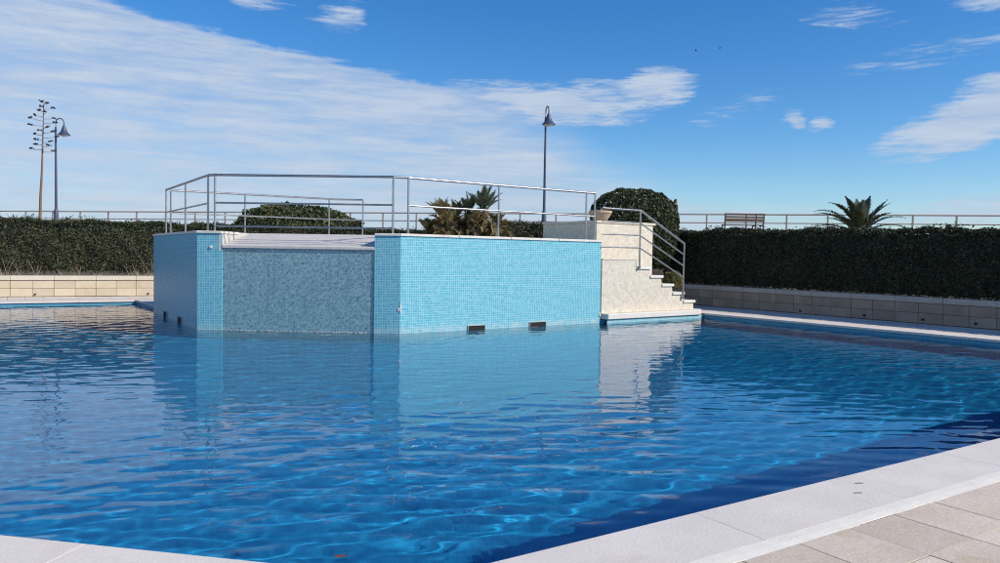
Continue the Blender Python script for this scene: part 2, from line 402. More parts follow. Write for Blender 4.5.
def wall_strip(pts, z0, z1, u0=0.0):
    """vertical faces along a polyline, uv in metres"""
    V, Fq, UV = [], [], []; u = u0
    for (a, b) in zip(pts[:-1], pts[1:]):
        L = math.hypot(b[0] - a[0], b[1] - a[1]); i = len(V)
        V += [(a[0], a[1], z0), (b[0], b[1], z0), (b[0], b[1], z1), (a[0], a[1], z1)]
        UV += [(u, z0), (u + L, z0), (u + L, z1), (u, z1)]; Fq.append((i, i + 1, i + 2, i + 3)); u += L
    return V, Fq, UV
def lerp(a, b, t): return tuple(a[i] + (b[i] - a[i]) * t for i in range(len(a)))
def vnoise(P, seed, scale):
    """cheap smooth pseudo noise of points"""
    g = np.random.default_rng(seed); o = np.zeros(len(P))
    for i in range(7):
        k = g.normal(size=3) * scale * (1 + i * 0.55); o += np.sin(P @ k + g.uniform(0, 6.28)) / (1 + i * 0.45)
    return o / 2.2

# ------------------------------------------------------------------ pool outline
WATER = -0.12; FLOOR = -1.50
pool = [(-0.326, 3.457), (11.98, 11.44), (5.60, 20.72), (2.30, 18.35), (0.0, 20.0), (-7.0, 20.6), (-8.80, 19.85), (-10.79, 22.45), (-17.5, 18.52), (-14.5, 6.30)]
def offset_poly(poly, d):
    n = len(poly); res = []
    for i in range(n):
        p0, p1, p2 = (Vector(poly[(i + k) % n]) for k in (-1, 0, 1))
        e1 = (p1 - p0).normalized(); e2 = (p2 - p1).normalized()
        n1 = Vector((e1.y, -e1.x)); n2 = Vector((e2.y, -e2.x))
        b = (n1 + n2); b = b / max(0.3, b.dot(n1)); res.append(tuple(p1 + b * d))
    return res
wallp = offset_poly(pool, 0.04)
V, Fq, UV = wall_strip(wallp + [wallp[0]], FLOOR - 0.02, -0.045)
pw_ = link('pool_wall', from_arrays('pool_wall', V, Fq, uv=UV), 'mosaic_wall'); tag(pw_, kind='structure')
pf = from_arrays('pool_floor', [(-22, 1, FLOOR), (16, 1, FLOOR), (16, 26, FLOOR), (-22, 26, FLOOR)], [(0, 1, 2, 3)], uv=[(-22, 1), (16, 1), (16, 26), (-22, 26)])
pfo = link('pool_floor', pf, 'mosaic_floor'); tag(pfo, kind='structure')

# deck with a hole for the pool
def ring_sheet(name, outer, inner, z, mat):
    bm = bmesh.new(); es = []
    for loop in (outer, inner):
        vs = [bm.verts.new((x, y, z)) for x, y in loop]
        for i in range(len(vs)): es.append(bm.edges.new((vs[i], vs[(i + 1) % len(vs)])))
    bmesh.ops.triangle_fill(bm, use_beauty=True, use_dissolve=False, edges=es)
    for f in bm.faces:
        if f.normal.z < 0: f.normal_flip()
    me = bpy.data.meshes.new(name); bm.to_mesh(me); bm.free()
    return link(name, me, mat)
def deck_mat():
    m, nt, p = newmat('tiled_deck')
    c = mapping(nt, coord(nt), rot=(0, 0, -math.atan2(.545, .84)))
    b = nt.nodes.new('ShaderNodeTexBrick'); nt.links.new(c, b.inputs['Vector']); b.offset = 0
    for k, v in (('Scale', 1), ('Brick Width', .45), ('Row Height', .45), ('Mortar Size', .005)): b.inputs[k].default_value = v
    b.inputs['Color1'].default_value = (.60, .54, .48, 1); b.inputs['Color2'].default_value = (.67, .61, .55, 1); b.inputs['Mortar'].default_value = (.16, .14, .12, 1)
    n = noise(nt, c, 1.3, 6, .65)
    nt.links.new(mix(nt, n.smooth(.45, .75) * .6, b.outputs[0], (.52, .44, .35)), p.inputs['Base Color'])
    p.inputs['Roughness'].default_value = .85
    bump(nt, N(nt, b.outputs['Fac']) * -1.0, .4, .004, p)
    return m
deck = ring_sheet('deck', [(-300, -300), (300, -300), (300, 300), (-300, 300)], offset_poly(pool, 0.10), -0.012, deck_mat())
tag(deck, kind='structure')

# water: real waves, fine enough to focus sunlight on the floor
def inside(poly, X, Y):
    r = np.zeros(X.shape, bool); n = len(poly)
    for i in range(n):
        (x1, y1), (x2, y2) = poly[i], poly[(i + 1) % n]
        c = ((y1 > Y) != (y2 > Y)) & (X < (x2 - x1) * (Y - y1) / (y2 - y1 + 1e-12) + x1)
        r ^= c
    return r
STEP = 0.031
xs = np.arange(-17.7, 12.2, STEP); ys = np.arange(3.3, 22.7, STEP)
X, Y = np.meshgrid(xs, ys)
Z = np.zeros_like(X)
wr = np.random.default_rng(5)
gust = 0.75 + 0.35 * np.sin(X * 0.45 + 1.0) * np.sin(Y * 0.38 + 0.5 * X * 0.3)
for i in range(40):
    lam = 0.17 * (0.75 / 0.17) ** wr.uniform(0, 1)
    th = R(106) + wr.normal(0, 0.42); k = 2 * math.pi / lam
    ph = k * (X * math.cos(th) + Y * math.sin(th)) + wr.uniform(0, 6.28)
    ph += 0.9 * np.sin(X * wr.uniform(.3, .9) + Y * wr.uniform(.3, .9) + wr.uniform(0, 6))
    slope = 0.0060
    Z += slope / k * np.sin(ph) * gust
for i in range(18):                                           # fine wind ripple
    lam = wr.uniform(0.105, 0.17); th = R(95) + wr.normal(0, 0.7); k = 2 * math.pi / lam
    ph = k * (X * math.cos(th) + Y * math.sin(th)) + wr.uniform(0, 6.28) + 1.1 * np.sin(X * wr.uniform(.5, 1.4) + Y * wr.uniform(.5, 1.4) + wr.uniform(0, 6))
    Z += 0.0040 / k * np.sin(ph) * (1.25 - 0.45 * gust)
# ripples running out from the foot of the waterfall
d_f = np.hypot(np.maximum(np.abs(X + 4.07) - 1.55, 0) * 0.7, np.maximum(15.3 - Y, 0))
for i in range(10):
    lam = wr.uniform(0.22, 0.5); k = 2 * math.pi / lam; a = wr.uniform(-.5, .5)
    Z += 0.016 / k * np.sin(k * (d_f + X * a * 0.6) + wr.uniform(0, 6) + np.sin(X * 2.3 + i)) * np.exp(-d_f / 3.0)
ii = np.arange(X.size).reshape(X.shape)
cx = X[:-1, :-1] + STEP / 2; cy = Y[:-1, :-1] + STEP / 2
keep = inside(offset_poly(pool, 0.075), cx, cy)
Fq = np.stack([ii[:-1, :-1][keep], ii[:-1, 1:][keep], ii[1:, 1:][keep], ii[1:, :-1][keep]], -1)
used = np.unique(Fq); remap = np.zeros(X.size, np.int64); remap[used] = np.arange(len(used))
Vw = np.stack([X.ravel(), Y.ravel(), (Z + WATER).ravel()], -1)[used]
wo = link('pool_water', from_arrays('pool_water', Vw, remap[Fq], smooth=True), 'water')
tag(wo, kind='structure')
wo.cycles.is_caustics_caster = True
pfo.cycles.is_caustics_receiver = True; pw_.cycles.is_caustics_receiver = True

# ------------------------------------------------------------------ coping stones
cop = empty('pool_coping'); tag(cop, kind='structure')
def coping_run(a, b, width, z0=-0.05, z1=0.0, L=1.44, start=0.0, parent=None):
    a = Vector(a); b = Vector(b); d = (b - a); tot = d.length; d.normalize(); n = Vector((d.y, -d.x))   # n points away from the pool
    s = -start
    while s < tot - 0.02:
        s0 = max(0, s) + 0.0009; s1 = min(tot, s + L) - 0.0009
        if s1 - s0 > 0.08:
            bm = bmesh.new()
            j = random.uniform(-0.0004, 0.0004)
            pl = [a + d * s0, a + d * s1, a + d * s1 + n * width, a + d * s0 + n * width]
            prism_bm(bm, [(p.x, p.y) for p in pl][::-1], z0, z1 + j)
            bmesh.ops.recalc_face_normals(bm, faces=bm.faces)
            bmesh.ops.bevel(bm, geom=list(bm.edges), offset=0.001, segments=1, profile=0.5, affect='EDGES')
            link('coping_stone', bm_mesh('coping_stone', bm), 'coping', parent or cop)
        s += L
coping_run(pool[0], pool[1], 0.50, start=0.98, L=1.38)                              # near right edge
coping_run(pool[9], (pool[0][0] - 0.02, pool[0][1] + 0.004), 0.50, start=0.3)
coping_run(pool[1], pool[2], 0.50, start=0.5)
coping_run(pool[6], pool[7], 0.50)
coping_run(pool[7], pool[8], 0.50)
coping_run(pool[8], pool[9], 0.50)
# corner piece at the near corner
prism('coping_stone', [(-0.345, 3.445), (-0.33, 3.44), (0.10, 3.10), (-0.45, 2.95)], -0.05, -0.001, 'coping', cop, 0.004)
# white mortar band along the outside of the near coping
def mortar_band(a, b, off, wid, name='mortar_band'):
    a = Vector(a); b = Vector(b); d = (b - a); tot = d.length; d.normalize(); n = Vector((d.y, -d.x))
    m = int(tot / 0.02); s = np.linspace(0, tot, m)
    g = np.random.default_rng(int(tot * 100))
    def wob(a1, sc_):
        o = np.zeros(m)
        for q in range(9): o += np.sin(s * sc_ * (1 + q * 0.83) + g.uniform(0, 6)) / (1 + q * .35)
        return o * a1
    i0 = off + wob(0.004, 2.6); i1 = off + wid + wob(0.0065, 3.4) + np.abs(wob(0.003, 17))
    V = []; Fq = []
    for k in range(m):
        for o_, z in ((i0[k], -0.02), (i0[k], 0.0015), (i0[k] * .5 + i1[k] * .5, 0.003), (i1[k] - 0.006, 0.001), (i1[k], -0.02)):
            p = a + d * float(s[k]) + n * float(o_); V.append((p.x, p.y, z))
    for k in range(m - 1):
        for q in range(4): Fq.append((k * 5 + q, k * 5 + q + 1, (k + 1) * 5 + q + 1, (k + 1) * 5 + q))
    link(name, from_arrays(name, V, Fq), 'mortar', cop)
mortar_band((-0.2, 3.53), pool[1], 0.497, 0.122)

for c in ((2.44, 5.07), (2.33, 4.855)):
    box('drain_slot', (c[0], c[1], .0012), (.055, .010, .004), 'joint', cop, 0.15, 0)
# deck tiles near the camera, each its own piece
pav = empty('tiled_paving'); tag(pav, kind='structure')
da = Vector((.84, .545)).normalized(); db = Vector((da.y, -da.x))
org = Vector(pool[0])
T = 0.447
bm = bmesh.new(); box_bm(bm, (0, 0, 0), (T - 0.006, T - 0.006, 0.03), None, 0.001); tile_me = bm_mesh('paving_tile', bm); tile_me.materials.append(MAT['tile'])
phase = ((Vector((2.0, 4.16)) - org).dot(da)) % T
rz = math.atan2(da.y, da.x)
bed = [org + da * (-3 * T + phase) + db * .62, org + da * (20 * T + phase) + db * .62, org + da * (20 * T + phase) + db * (.63 + 9 * T), org + da * (2 * T + phase) + db * (.63 + 9 * T), org + da * (2 * T + phase) + db * (.63 + 7 * T), org + da * (-3 * T + phase) + db * (.63 + 7 * T)]
prism('joint_bed', [tuple(p) for p in bed][::-1], -.04, -.0015, 'joint', pav)
for i in range(-3, 20):
    for j in range(9):
        c = org + da * (phase + (i + .5) * T) + db * (0.625 + 0.0 + (j + .5) * T)
        if i < 2 and j > 6: continue
        o = link('paving_tile', tile_me, None, pav)
        o.location = (c.x, c.y, -0.0125 + random.uniform(-0.0015, 0.0015)); o.rotation_euler = (random.uniform(-.002, .002), random.uniform(-.002, .002), rz + random.choice((0, 1, 2, 3)) * math.pi / 2)

# ------------------------------------------------------------------ waterfall tank
fl, fr, rr, br1, br2, br3, ll = (-6.14, 15.40), (-2.00, 15.24), (2.45, 18.50), (0.17, 21.30), (-2.0, 22.8), (-5.2, 23.0), (-8.98, 19.69)
ZT = 1.845; ZC = 1.90
tank = empty('waterfall_tank', (-3.2, 19.0, 0)); tag(tank, 'octagonal blue mosaic tank in the pool with water film falling down its front', 'pool fountain')
TL = Vector(tank.location)
def tk(o): o.location = Vector(o.location) - TL; o.parent = tank; return o
na, nb = lerp(fl, fr, 0.1225), lerp(fl, fr, 0.873)         # waterfall recess along the front
fd = (Vector(fr) - Vector(fl)).normalized(); fi = Vector((-fd.y, fd.x))  # inward
def inn(p, d): return (p[0] + fi.x * d, p[1] + fi.y * d)
def mosaic_panel(name, pts, z0, z1, mat='mosaic', u0=0.0):
    V, Fq, UV = wall_strip(pts, z0, z1, u0)
    o = link(name, from_arrays(name, V, Fq, uv=UV), mat); o.cycles.is_caustics_receiver = True
    return tk(o)
mosaic_panel('mosaic_wall', [ll, fl, na, inn(na, .03)], FLOOR, ZT)
mosaic_panel('mosaic_wall', [inn(nb, .03), nb, fr, rr, br1], FLOOR, ZT)
mosaic_panel('mosaic_wall', [br1, br2, br3, ll], FLOOR, ZT)
mosaic_panel('wet_wall', [inn(na, .03), inn(nb, .03)], FLOOR, 1.575, 'mosaic_fall')
# white caps: thin slabs along the top edges
def cap_slab(p, q, wid=0.30, over=0.025, ext0=0.0, ext1=0.0, z0=ZT, z1=ZC):
    p = Vector(p); q = Vector(q); d = (q - p).normalized(); n = Vector((d.y, -d.x))
    a = p - d * ext0 + n * over; b = q + d * ext1 + n * over
    c_ = q + d * (ext1 * 0.3) - n * wid; e = p - d * (ext0 * .3) - n * wid
    return tk(prism('cap_stone', [tuple(a), tuple(b), tuple(c_), tuple(e)], z0, z1, 'cap', None, 0.008))
cap_slab(ll, lerp(ll, fl, 0.497), 0.30); cap_slab(lerp(ll, fl, 0.503), fl, 0.30, ext1=0.012)
cap_slab(fl, na, 0.9, z1=ZC - 0.003, ext0=0.012); cap_slab(nb, fr, 1.2, z1=ZC - 0.003)
N_CAP = 4
for i in range(N_CAP):
    cap_slab(lerp(fr, rr, i / N_CAP + (0.001 if i else 0)), lerp(fr, rr, (i + 1) / N_CAP - 0.001), 0.30, ext0=0.012 if i == 0 else 0, ext1=0.02 if i == N_CAP - 1 else 0)
# platform inside, lower than the caps, leaving the chute open
plat = [inn(na, 1.55), inn(nb, 1.55), inn(fr, 0.45), (2.05, 18.55), (0.0, 21.1), (-2.0, 22.55), (-5.1, 22.75), (-8.6, 19.7), inn(fl, 0.45)]
tk(prism('platform', plat, 1.4, 1.80, 'cap'))
for p, q in ((br1, br2), (br2, br3), (br3, ll), (rr, br1)): cap_slab(p, q, 0.28, z1=ZC - 0.006)
# sloping chute (apron) with front lip and its two cheeks
def quadmesh(name, pts, mat, th):
    bm = bmesh.new()
    hi = [bm.verts.new(p) for p in pts]; lo = [bm.verts.new((p[0], p[1], p[2] - th)) for p in pts]
    bm.faces.new(hi); bm.faces.new(lo[::-1])
    for i in range(4): bm.faces.new((lo[i], lo[(i + 1) % 4], hi[(i + 1) % 4], hi[i]))
    bmesh.ops.recalc_face_normals(bm, faces=bm.faces)
    bmesh.ops.bevel(bm, geom=list(bm.edges), offset=0.008, segments=2, profile=.5, affect='EDGES')
    return tk(link(name, bm_mesh(name, bm), mat))
a0, a1 = inn(na, -.012), inn(nb, -.012); b0, b1 = inn(na, 1.6), inn(nb, 1.6)
quadmesh('spill_apron', [(*lerp(a0, a1, .002), 1.615), (*lerp(a0, a1, .998), 1.615), (*lerp(b0, b1, .998), 1.90), (*lerp(b0, b1, .002), 1.90)], 'apron', 0.06)
for s, (f_, b_) in enumerate(((na, inn(na, 1.62)), (nb, inn(nb, 1.62)))):
    e = -0.02 if s == 0 else 0.02
    pts = [(f_[0] + e, f_[1], 1.5), (b_[0] + e, b_[1], 1.5), (b_[0] + e, b_[1], ZC - .008), (f_[0] + e, f_[1], ZC - .008)]
    bm = bmesh.new(); vs = [bm.verts.new(p) for p in pts]; ws = [bm.verts.new((p[0] - math.copysign(.05, -e), p[1], p[2])) for p in pts]
    bm.faces.new(vs); bm.faces.new(ws[::-1])
    for i in range(4): bm.faces.new((vs[i], vs[(i + 1) % 4], ws[(i + 1) % 4], ws[i]))
    tk(link('cheek', bm_mesh('cheek', bm), 'apron'))
# water film
gx, gz = 150, 80
u = np.linspace(0.004, .996, gx); v = np.linspace(0, 1, gz)
U_, V_ = np.meshgrid(u, v)
zz = WATER - 0.05 + (1.57 - WATER + 0.05) * V_
dd = 0.018 + 0.005 * vnoise(np.stack([U_.ravel() * 40, zz.ravel() * 9, U_.ravel() * 0], -1), 4, 1.0).reshape(U_.shape) + 0.003 * rng.normal(size=U_.shape)
P0 = np.array(inn(na, .03)); P1 = np.array(inn(nb, .03))
xx = P0[0] + (P1[0] - P0[0]) * U_ - fi.x * dd; yy = P0[1] + (P1[1] - P0[1]) * U_ - fi.y * dd
ii = np.arange(gx * gz).reshape(gz, gx)
Fq = np.stack([ii[:-1, :-1].ravel(), ii[:-1, 1:].ravel(), ii[1:, 1:].ravel(), ii[1:, :-1].ravel()], -1)
tk(link('water_film', from_arrays('water_film', np.stack([xx.ravel(), yy.ravel(), zz.ravel()], -1), Fq, True, np.stack([U_.ravel() * 3.1, zz.ravel()], -1)), 'film'))
# thin rivulets running down the film
for k in range(7):
    uu = (0.02, 0.34, 0.36, 0.72, 0.79, 0.30, 0.10)[k]; z = 1.53; pts = []; L = (0.5, 1.4, 1.0, .8, .45, .3, .2)[k]
    bx_ = P0 + (P1 - P0) * uu
    while z > 1.53 - L:
        bx_ = bx_ + np.array([random.uniform(-.012, .012), 0]); pts.append((bx_[0] - fi.x * .024, bx_[1] - fi.y * .024, z)); z -= 0.05
    tk(tube('rivulet', pts, [random.uniform(.004, .011) for _ in pts], 'film', None, 6))
# foam and drops where the film meets the pool
bm = bmesh.new()
for k in range(260):
    uu = random.random(); q = P0 + (P1 - P0) * uu; o_ = abs(random.gauss(0, .12)) + .01; r_ = random.uniform(.0018, .005)
    rb = bmesh.ops.create_icosphere(bm, subdivisions=1, radius=r_)
    for v_ in rb['verts']: v_.co = Vector((v_.co.x * 1.8, v_.co.y * 1.4, v_.co.z * .7)) + Vector((q[0] - fi.x * (o_ + .03), q[1] - fi.y * (o_ + .03), WATER + random.uniform(.0, .02) + .01))
tag(tk(link('foam', bm_mesh('foam', bm, True), 'chip')), kind='stuff')
# inlets at the water line: white frame, dark mouth
def inlet(p, q, t, z, wdt, h):
    p = Vector(p); q = Vector(q); d = (q - p).normalized(); n = Vector((d.y, -d.x)); c = p + d * t
    r_ = empty('inlet'); r_.location = Vector((c.x, c.y, z)) - TL; r_.parent = tank; r_.rotation_euler = (0, 0, math.atan2(d.y, d.x))
    bm = bmesh.new()
    for cc, ss in (((0, -.012, h / 2 - .008), (wdt, .03, .012)), ((0, -.012, -h / 2 + .008), (wdt, .03, .012)), ((-wdt / 2 + .006, -.0125, 0), (.012, .029, h - .033)), ((wdt / 2 - .006, -.0125, 0), (.012, .029, h - .033))):
        box_bm(bm, cc, ss)
    link('frame', bm_mesh('inlet_frame', bm), 'cap_r', r_)
    box('mouth_shade', (0, -.003, 0), (wdt - .034, .012, h - .034), 'dark', r_, 0, 0)  # flat dark block colours in the shade of a recess
inlet(fr, rr, 1.86, -0.078, 0.46, 0.125); inlet(fr, rr, 3.56, -0.072, 0.48, 0.13)
inlet(ll, fl, 1.70, -0.06, 0.42, 0.16); inlet(ll, fl, 3.43, -0.06, 0.42, 0.16)
# round spotlight fitting on the front and chipped plaster patches at the corner
sp = lathe('spotlight_fitting', [(.001, 0), (.03, 0), (.034, .008), (.026, .02), (.001, .024)], 'cap', None)
sp.rotation_euler = (R(90), 0, math.atan2(fd.y, fd.x)); sp.location = Vector((-5.857, 15.385, 1.57)) - TL; sp.parent = tank
for (c, s_) in (((-1.995, 15.237, .40), (.035, .02, .24)), ((-2.03, 15.234, .37), (.05, .012, .08)), ((2.44, 18.488, 0.08), (.06, .05, .12))):
    bm = bmesh.new(); bmesh.ops.create_icosphere(bm, subdivisions=2, radius=.5)
    for v_ in bm.verts: v_.co = Vector((v_.co.x * s_[0], v_.co.y * s_[1], v_.co.z * s_[2])) * random.uniform(.8, 1.2)
    tk(link('chipped_patch', bm_mesh('chipped_patch', bm), 'chip', None, c))

# ------------------------------------------------------------------ railings
PR, RR = 0.021, 0.026
def rail_run(root, pts, posts, top, mids, zb, base=True):
    L = Vector(root.location)
    def w(p): return (p[0] - L.x, p[1] - L.y, p[2] - L.z)
    tube('top_rail', [w((p[0], p[1], top(p))) for p in pts], RR, 'steel', root)
    for m in mids:
        tube('mid_rail', [w((p[0], p[1], m(p))) for p in pts], 0.019, 'steel', root)
    for p in posts:
        po = tube('post', [w((p[0], p[1], zb)), w((p[0], p[1], top(p) - .01))], PR, 'steel', root)
        if base: tube('base_plate', [(w((p[0], p[1], zb))), w((p[0], p[1], zb + .012))], .05, 'steel', po)
g1 = empty('tank_railing', (-4.0, 15.5, ZC)); tag(g1, 'low steel tube railing round the front edge of the mosaic tank', 'railing')
lr0, lr1 = (-8.55, 19.45), (-5.97, 15.52)
fr0, fr1 = (-5.80, 15.44), (-2.17, 15.30)
rr0, rr1 = (-1.88, 15.42), (2.27, 18.46)
ZR = 3.03
c_ = lambda z: (lambda p: z)
rail_run(g1, [lr0, lr1], [lr0, lerp(lr0, lr1, .52), lr1], c_(ZR), [c_(2.46)], ZC)
rail_run(g1, [fr0, fr1], [fr0, fr1], c_(ZR + .001), [c_(2.47), c_(2.0)], ZC - .01)
rail_run(g1, [rr0, rr1], [rr0, lerp(rr0, rr1, .44), lerp(rr0, rr1, .945), rr1], c_(ZR), [c_(2.47)], ZC)
L = Vector(g1.location)
for a, b in ((lr1, fr0), (fr1, rr0)):
    tube('top_rail', [(a[0] - L.x, a[1] - L.y, ZR - L.z), (b[0] - L.x, b[1] - L.y, ZR - L.z)], RR * .98, 'steel', g1)
g2 = empty('back_railing', (-6.0, 21.0, 1.8)); tag(g2, 'pale steel railing across the rear of the tank platform, in front of the rounded shrub', 'railing')
bk = [(-8.50, 19.60), (-4.75, 22.0), (-4.0, 22.05)]
rail_run(g2, bk, [bk[0], lerp(bk[0], bk[1], .42), lerp(bk[0], bk[1], .95), bk[2]], c_(3.03), [c_(2.45)], 1.80)

# ------------------------------------------------------------------ stairs with parapet
SD = Vector((.8, .6)); SN = Vector((.6, -.8))             # along the stair front, outward normal
S0 = Vector((2.47, 18.54))
def sp_(t, o=0.0): p = S0 + SD * t + SN * o; return (p.x, p.y)
stair = empty('pool_staircase', (*sp_(2, -.6), 0)); tag(stair, 'cream rendered staircase with white treads climbing beside the blue tank', 'stairs')
SL = Vector(stair.location)
def st(o): o.location = Vector(o.location) - SL; o.parent = stair; return o
treads = [(3.08, 3.53, .36), (2.64, 3.08, .585), (2.21, 2.64, .81), (1.76, 2.21, 1.035), (1.24, 1.76, 1.26)]
W_ST = 1.25
# side profile of the staircase as one solid
prof = [(.02, .105), (3.49, .105)]
for a, b, z in treads: prof += [(b - .04, z - .07), (a, z - .07)] if a != 1.24 else [(b - .04, z - .07), (1.24, z - .07)]
prof += [(1.24, 1.42), (.02, 1.42)]
bm = bmesh.new()
f0 = [bm.verts.new((*sp_(t, 0), z)) for t, z in prof]; f1 = [bm.verts.new((*sp_(t, -W_ST), z)) for t, z in prof]
bm.faces.new(f0); bm.faces.new(f1[::-1])
for i in range(len(prof)): j = (i + 1) % len(prof); bm.faces.new((f0[i], f0[j], f1[j], f1[i]))
st(link('rendered_wall', bm_mesh('rendered_wall', bm), 'render'))
for a, b, z in treads:
    st(prism('tread', [sp_(a - .02 if a > 1.3 else a, .035), sp_(b + .02, .035), sp_(b + .02, -W_ST), sp_(a - .02 if a > 1.3 else a, -W_ST)], z - .07, z, 'tread', None, .008))
st(prism('landing_slab', [sp_(.04, .012), sp_(1.235, .012), sp_(1.235, -W_ST), sp_(-.30, -W_ST)], 1.42, 1.45, 'render', None, .006))
st(prism('base_slab', [sp_(.05, .22), sp_(3.52, .22), sp_(3.9, -.05), sp_(3.9, -W_ST - .1), sp_(-.35, -W_ST - .1), sp_(.03, -.05)], -.03, .10, 'tread', None, .012))
V, Fq, UV = wall_strip([sp_(.06, .17), sp_(3.62, .17)], FLOOR, -.03)
o = link('mosaic_wall', from_arrays('mosaic_wall', V, Fq, uv=UV), 'mosaic'); o.cycles.is_caustics_receiver = True; st(o)
# parapet with cap behind the landing
st(prism('parapet', [sp_(1.02, -W_ST - .005), sp_(3.22, -W_ST - .005), sp_(3.22, -W_ST - .75), sp_(1.02, -W_ST - 2.2)], 0.0, 2.39, 'render', None, .01))
st(prism('parapet_cap', [sp_(.995, -W_ST + .025), sp_(3.31, -W_ST + .025), sp_(3.31, -W_ST - .78), sp_(.995, -W_ST - 2.23)], 2.39, 2.46, 'render', None, .015))
# stair handrail
g3 = empty('stair_handrail', (*sp_(2, 0), 0)); tag(g3, 'steel handrail with four bars sloping down beside the cream stairs', 'handrail')
L3 = Vector(g3.location)
def w3(t, z, o=.055): p = sp_(t, o); return (p[0] - L3.x, p[1] - L3.y, z)
T0, T1, T2 = -.05, 1.28, 3.0
for k, (za, zb_) in enumerate(((2.68, 1.88), (2.36, 1.56 - .30), (1.98, 1.56 - .60), (1.75, .66))):
    za_, zb2 = 2.68 - .315 * k, 1.88 - .30 * k
    tube('top_rail' if k == 0 else 'mid_rail', [w3(T0, za_), w3(T1, za_), w3(T2, zb2)], RR if k == 0 else .018, 'steel', g3)
for t, z0, z1 in ((T1, 1.20, 2.67), (T2, .40, 1.87)):
    tube('post', [w3(t, z0), w3(t, z1)], PR, 'steel', g3)
for t, z0 in ((T1, 1.24), (T2, .44)):
    tube('bracket', [w3(t, z0, .075), w3(t, z0, .0)], .03, 'steel', g3)
# bowl planter on the parapet
bowl = empty('bowl_planter', (2.66, 20.42, 2.461)); bowl.scale = (.80, .80, .78); tag(bowl, 'pale terracotta bowl planter standing on the parapet above the stairs', 'planter')
lathe('bowl', [(.001, 0), (.20, 0), (.24, .03), (.33, .17), (.38, .26), (.395, .27), (.395, .32), (.375, .335), (.345, .325), (.33, .27), (.001, .26)], 'terracotta', bowl, seg=36)
lathe('soil', [(.001, .262), (.325, .265), (.32, .285), (.001, .29)], 'soil', bowl, seg=24)

# ------------------------------------------------------------------ low block walls
def block_wall(name, p, q, label, bm_, cm_, z1=.50, cap=.64, L=.575, thick=.25, dots=()):
    root = empty(name, (*p, 0)); tag(root, label, 'wall')
    p = Vector(p); q = Vector(q); d = (q - p); tot = d.length; d.normalize(); n = Vector((d.y, -d.x)); rz = math.atan2(d.y, d.x)
    root.rotation_euler = (0, 0, rz)
    h = z1 / 2
    bm = bmesh.new(); box_bm(bm, (0, 0, 0), (L - .010, thick, h - .010), None, .004); me = bm_mesh('block', bm); me.materials.append(MAT[bm_])
    k = int(tot / L)
    for i in range(k):
        for c in range(2):
            link('block', me, None, root, ((i + .5) * L, thick / 2 + random.uniform(-.002, .002), h * (c + .5)))
    box('mortar_core', (k * L / 2, thick / 2 + .004, z1 / 2 - .002), (k * L - .02, thick - .012, z1 - .01), 'joint', root, 0, 0)
    CL = L * 2; bm = bmesh.new(); box_bm(bm, (0, 0, 0), (CL - .006, thick + .07, cap - z1 - .002), None, .010); me = bm_mesh('cap_slab', bm); me.materials.append(MAT[cm_])
    for i in range(k // 2): link('cap_slab', me, None, root, ((i + .5) * CL, thick / 2, (cap + z1) / 2))
    for t, z in dots:
        o = tube('drain_spout', [(t, -.035, z), (t, .02, z)], .028, 'dark', root, 10)
    return root
WD = Vector((.905, .425)).normalized()
wl0 = Vector((-15.04, 22.95)) - WD * 9.0
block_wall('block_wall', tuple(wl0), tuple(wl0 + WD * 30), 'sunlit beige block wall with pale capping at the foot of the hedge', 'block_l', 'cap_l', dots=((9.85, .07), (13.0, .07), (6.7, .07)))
RD = (Vector((6.42, 24.31)) - Vector((11.19, 16.95))).normalized()
wr1 = Vector((11.19, 16.95)) - RD * 9.0
# runs from the far end towards the camera so that its face looks at the pool
wr0 = Vector((11.19, 16.95)) + RD * 10.6
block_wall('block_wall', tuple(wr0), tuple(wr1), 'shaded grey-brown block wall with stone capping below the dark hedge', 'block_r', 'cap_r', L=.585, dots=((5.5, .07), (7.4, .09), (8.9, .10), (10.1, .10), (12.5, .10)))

# ------------------------------------------------------------------ vegetation
def leaf_cloud(name, P, Nn, size, mat, parent, seed=0, jitter=.9, aspect=.55, fold=True):
    """one mesh of many small pointed leaves at points P facing about Nn"""
    g = np.random.default_rng(seed); n = len(P)
    Nn = Nn + g.normal(0, jitter, (n, 3)); Nn /= np.linalg.norm(Nn, axis=1, keepdims=True) + 1e-9
    t = g.normal(size=(n, 3)); t -= (t * Nn).sum(1, keepdims=True) * Nn; t /= np.linalg.norm(t, axis=1, keepdims=True) + 1e-9
    b = np.cross(Nn, t); s = size * g.uniform(.6, 1.35, (n, 1))
    A = P - t * s; C = P + t * s; B = P + b * s * aspect - t * s * .15 + Nn * s * .18; D = P - b * s * aspect - t * s * .15 + Nn * s * .18
    V = np.stack([A, B, C, D], 1).reshape(-1, 3); i = np.arange(n) * 4
    Fq = np.concatenate([np.stack([i, i + 1, i + 2], -1), np.stack([i, i + 2, i + 3], -1)])
    return link(name, from_arrays(name, V, Fq), mat, parent)

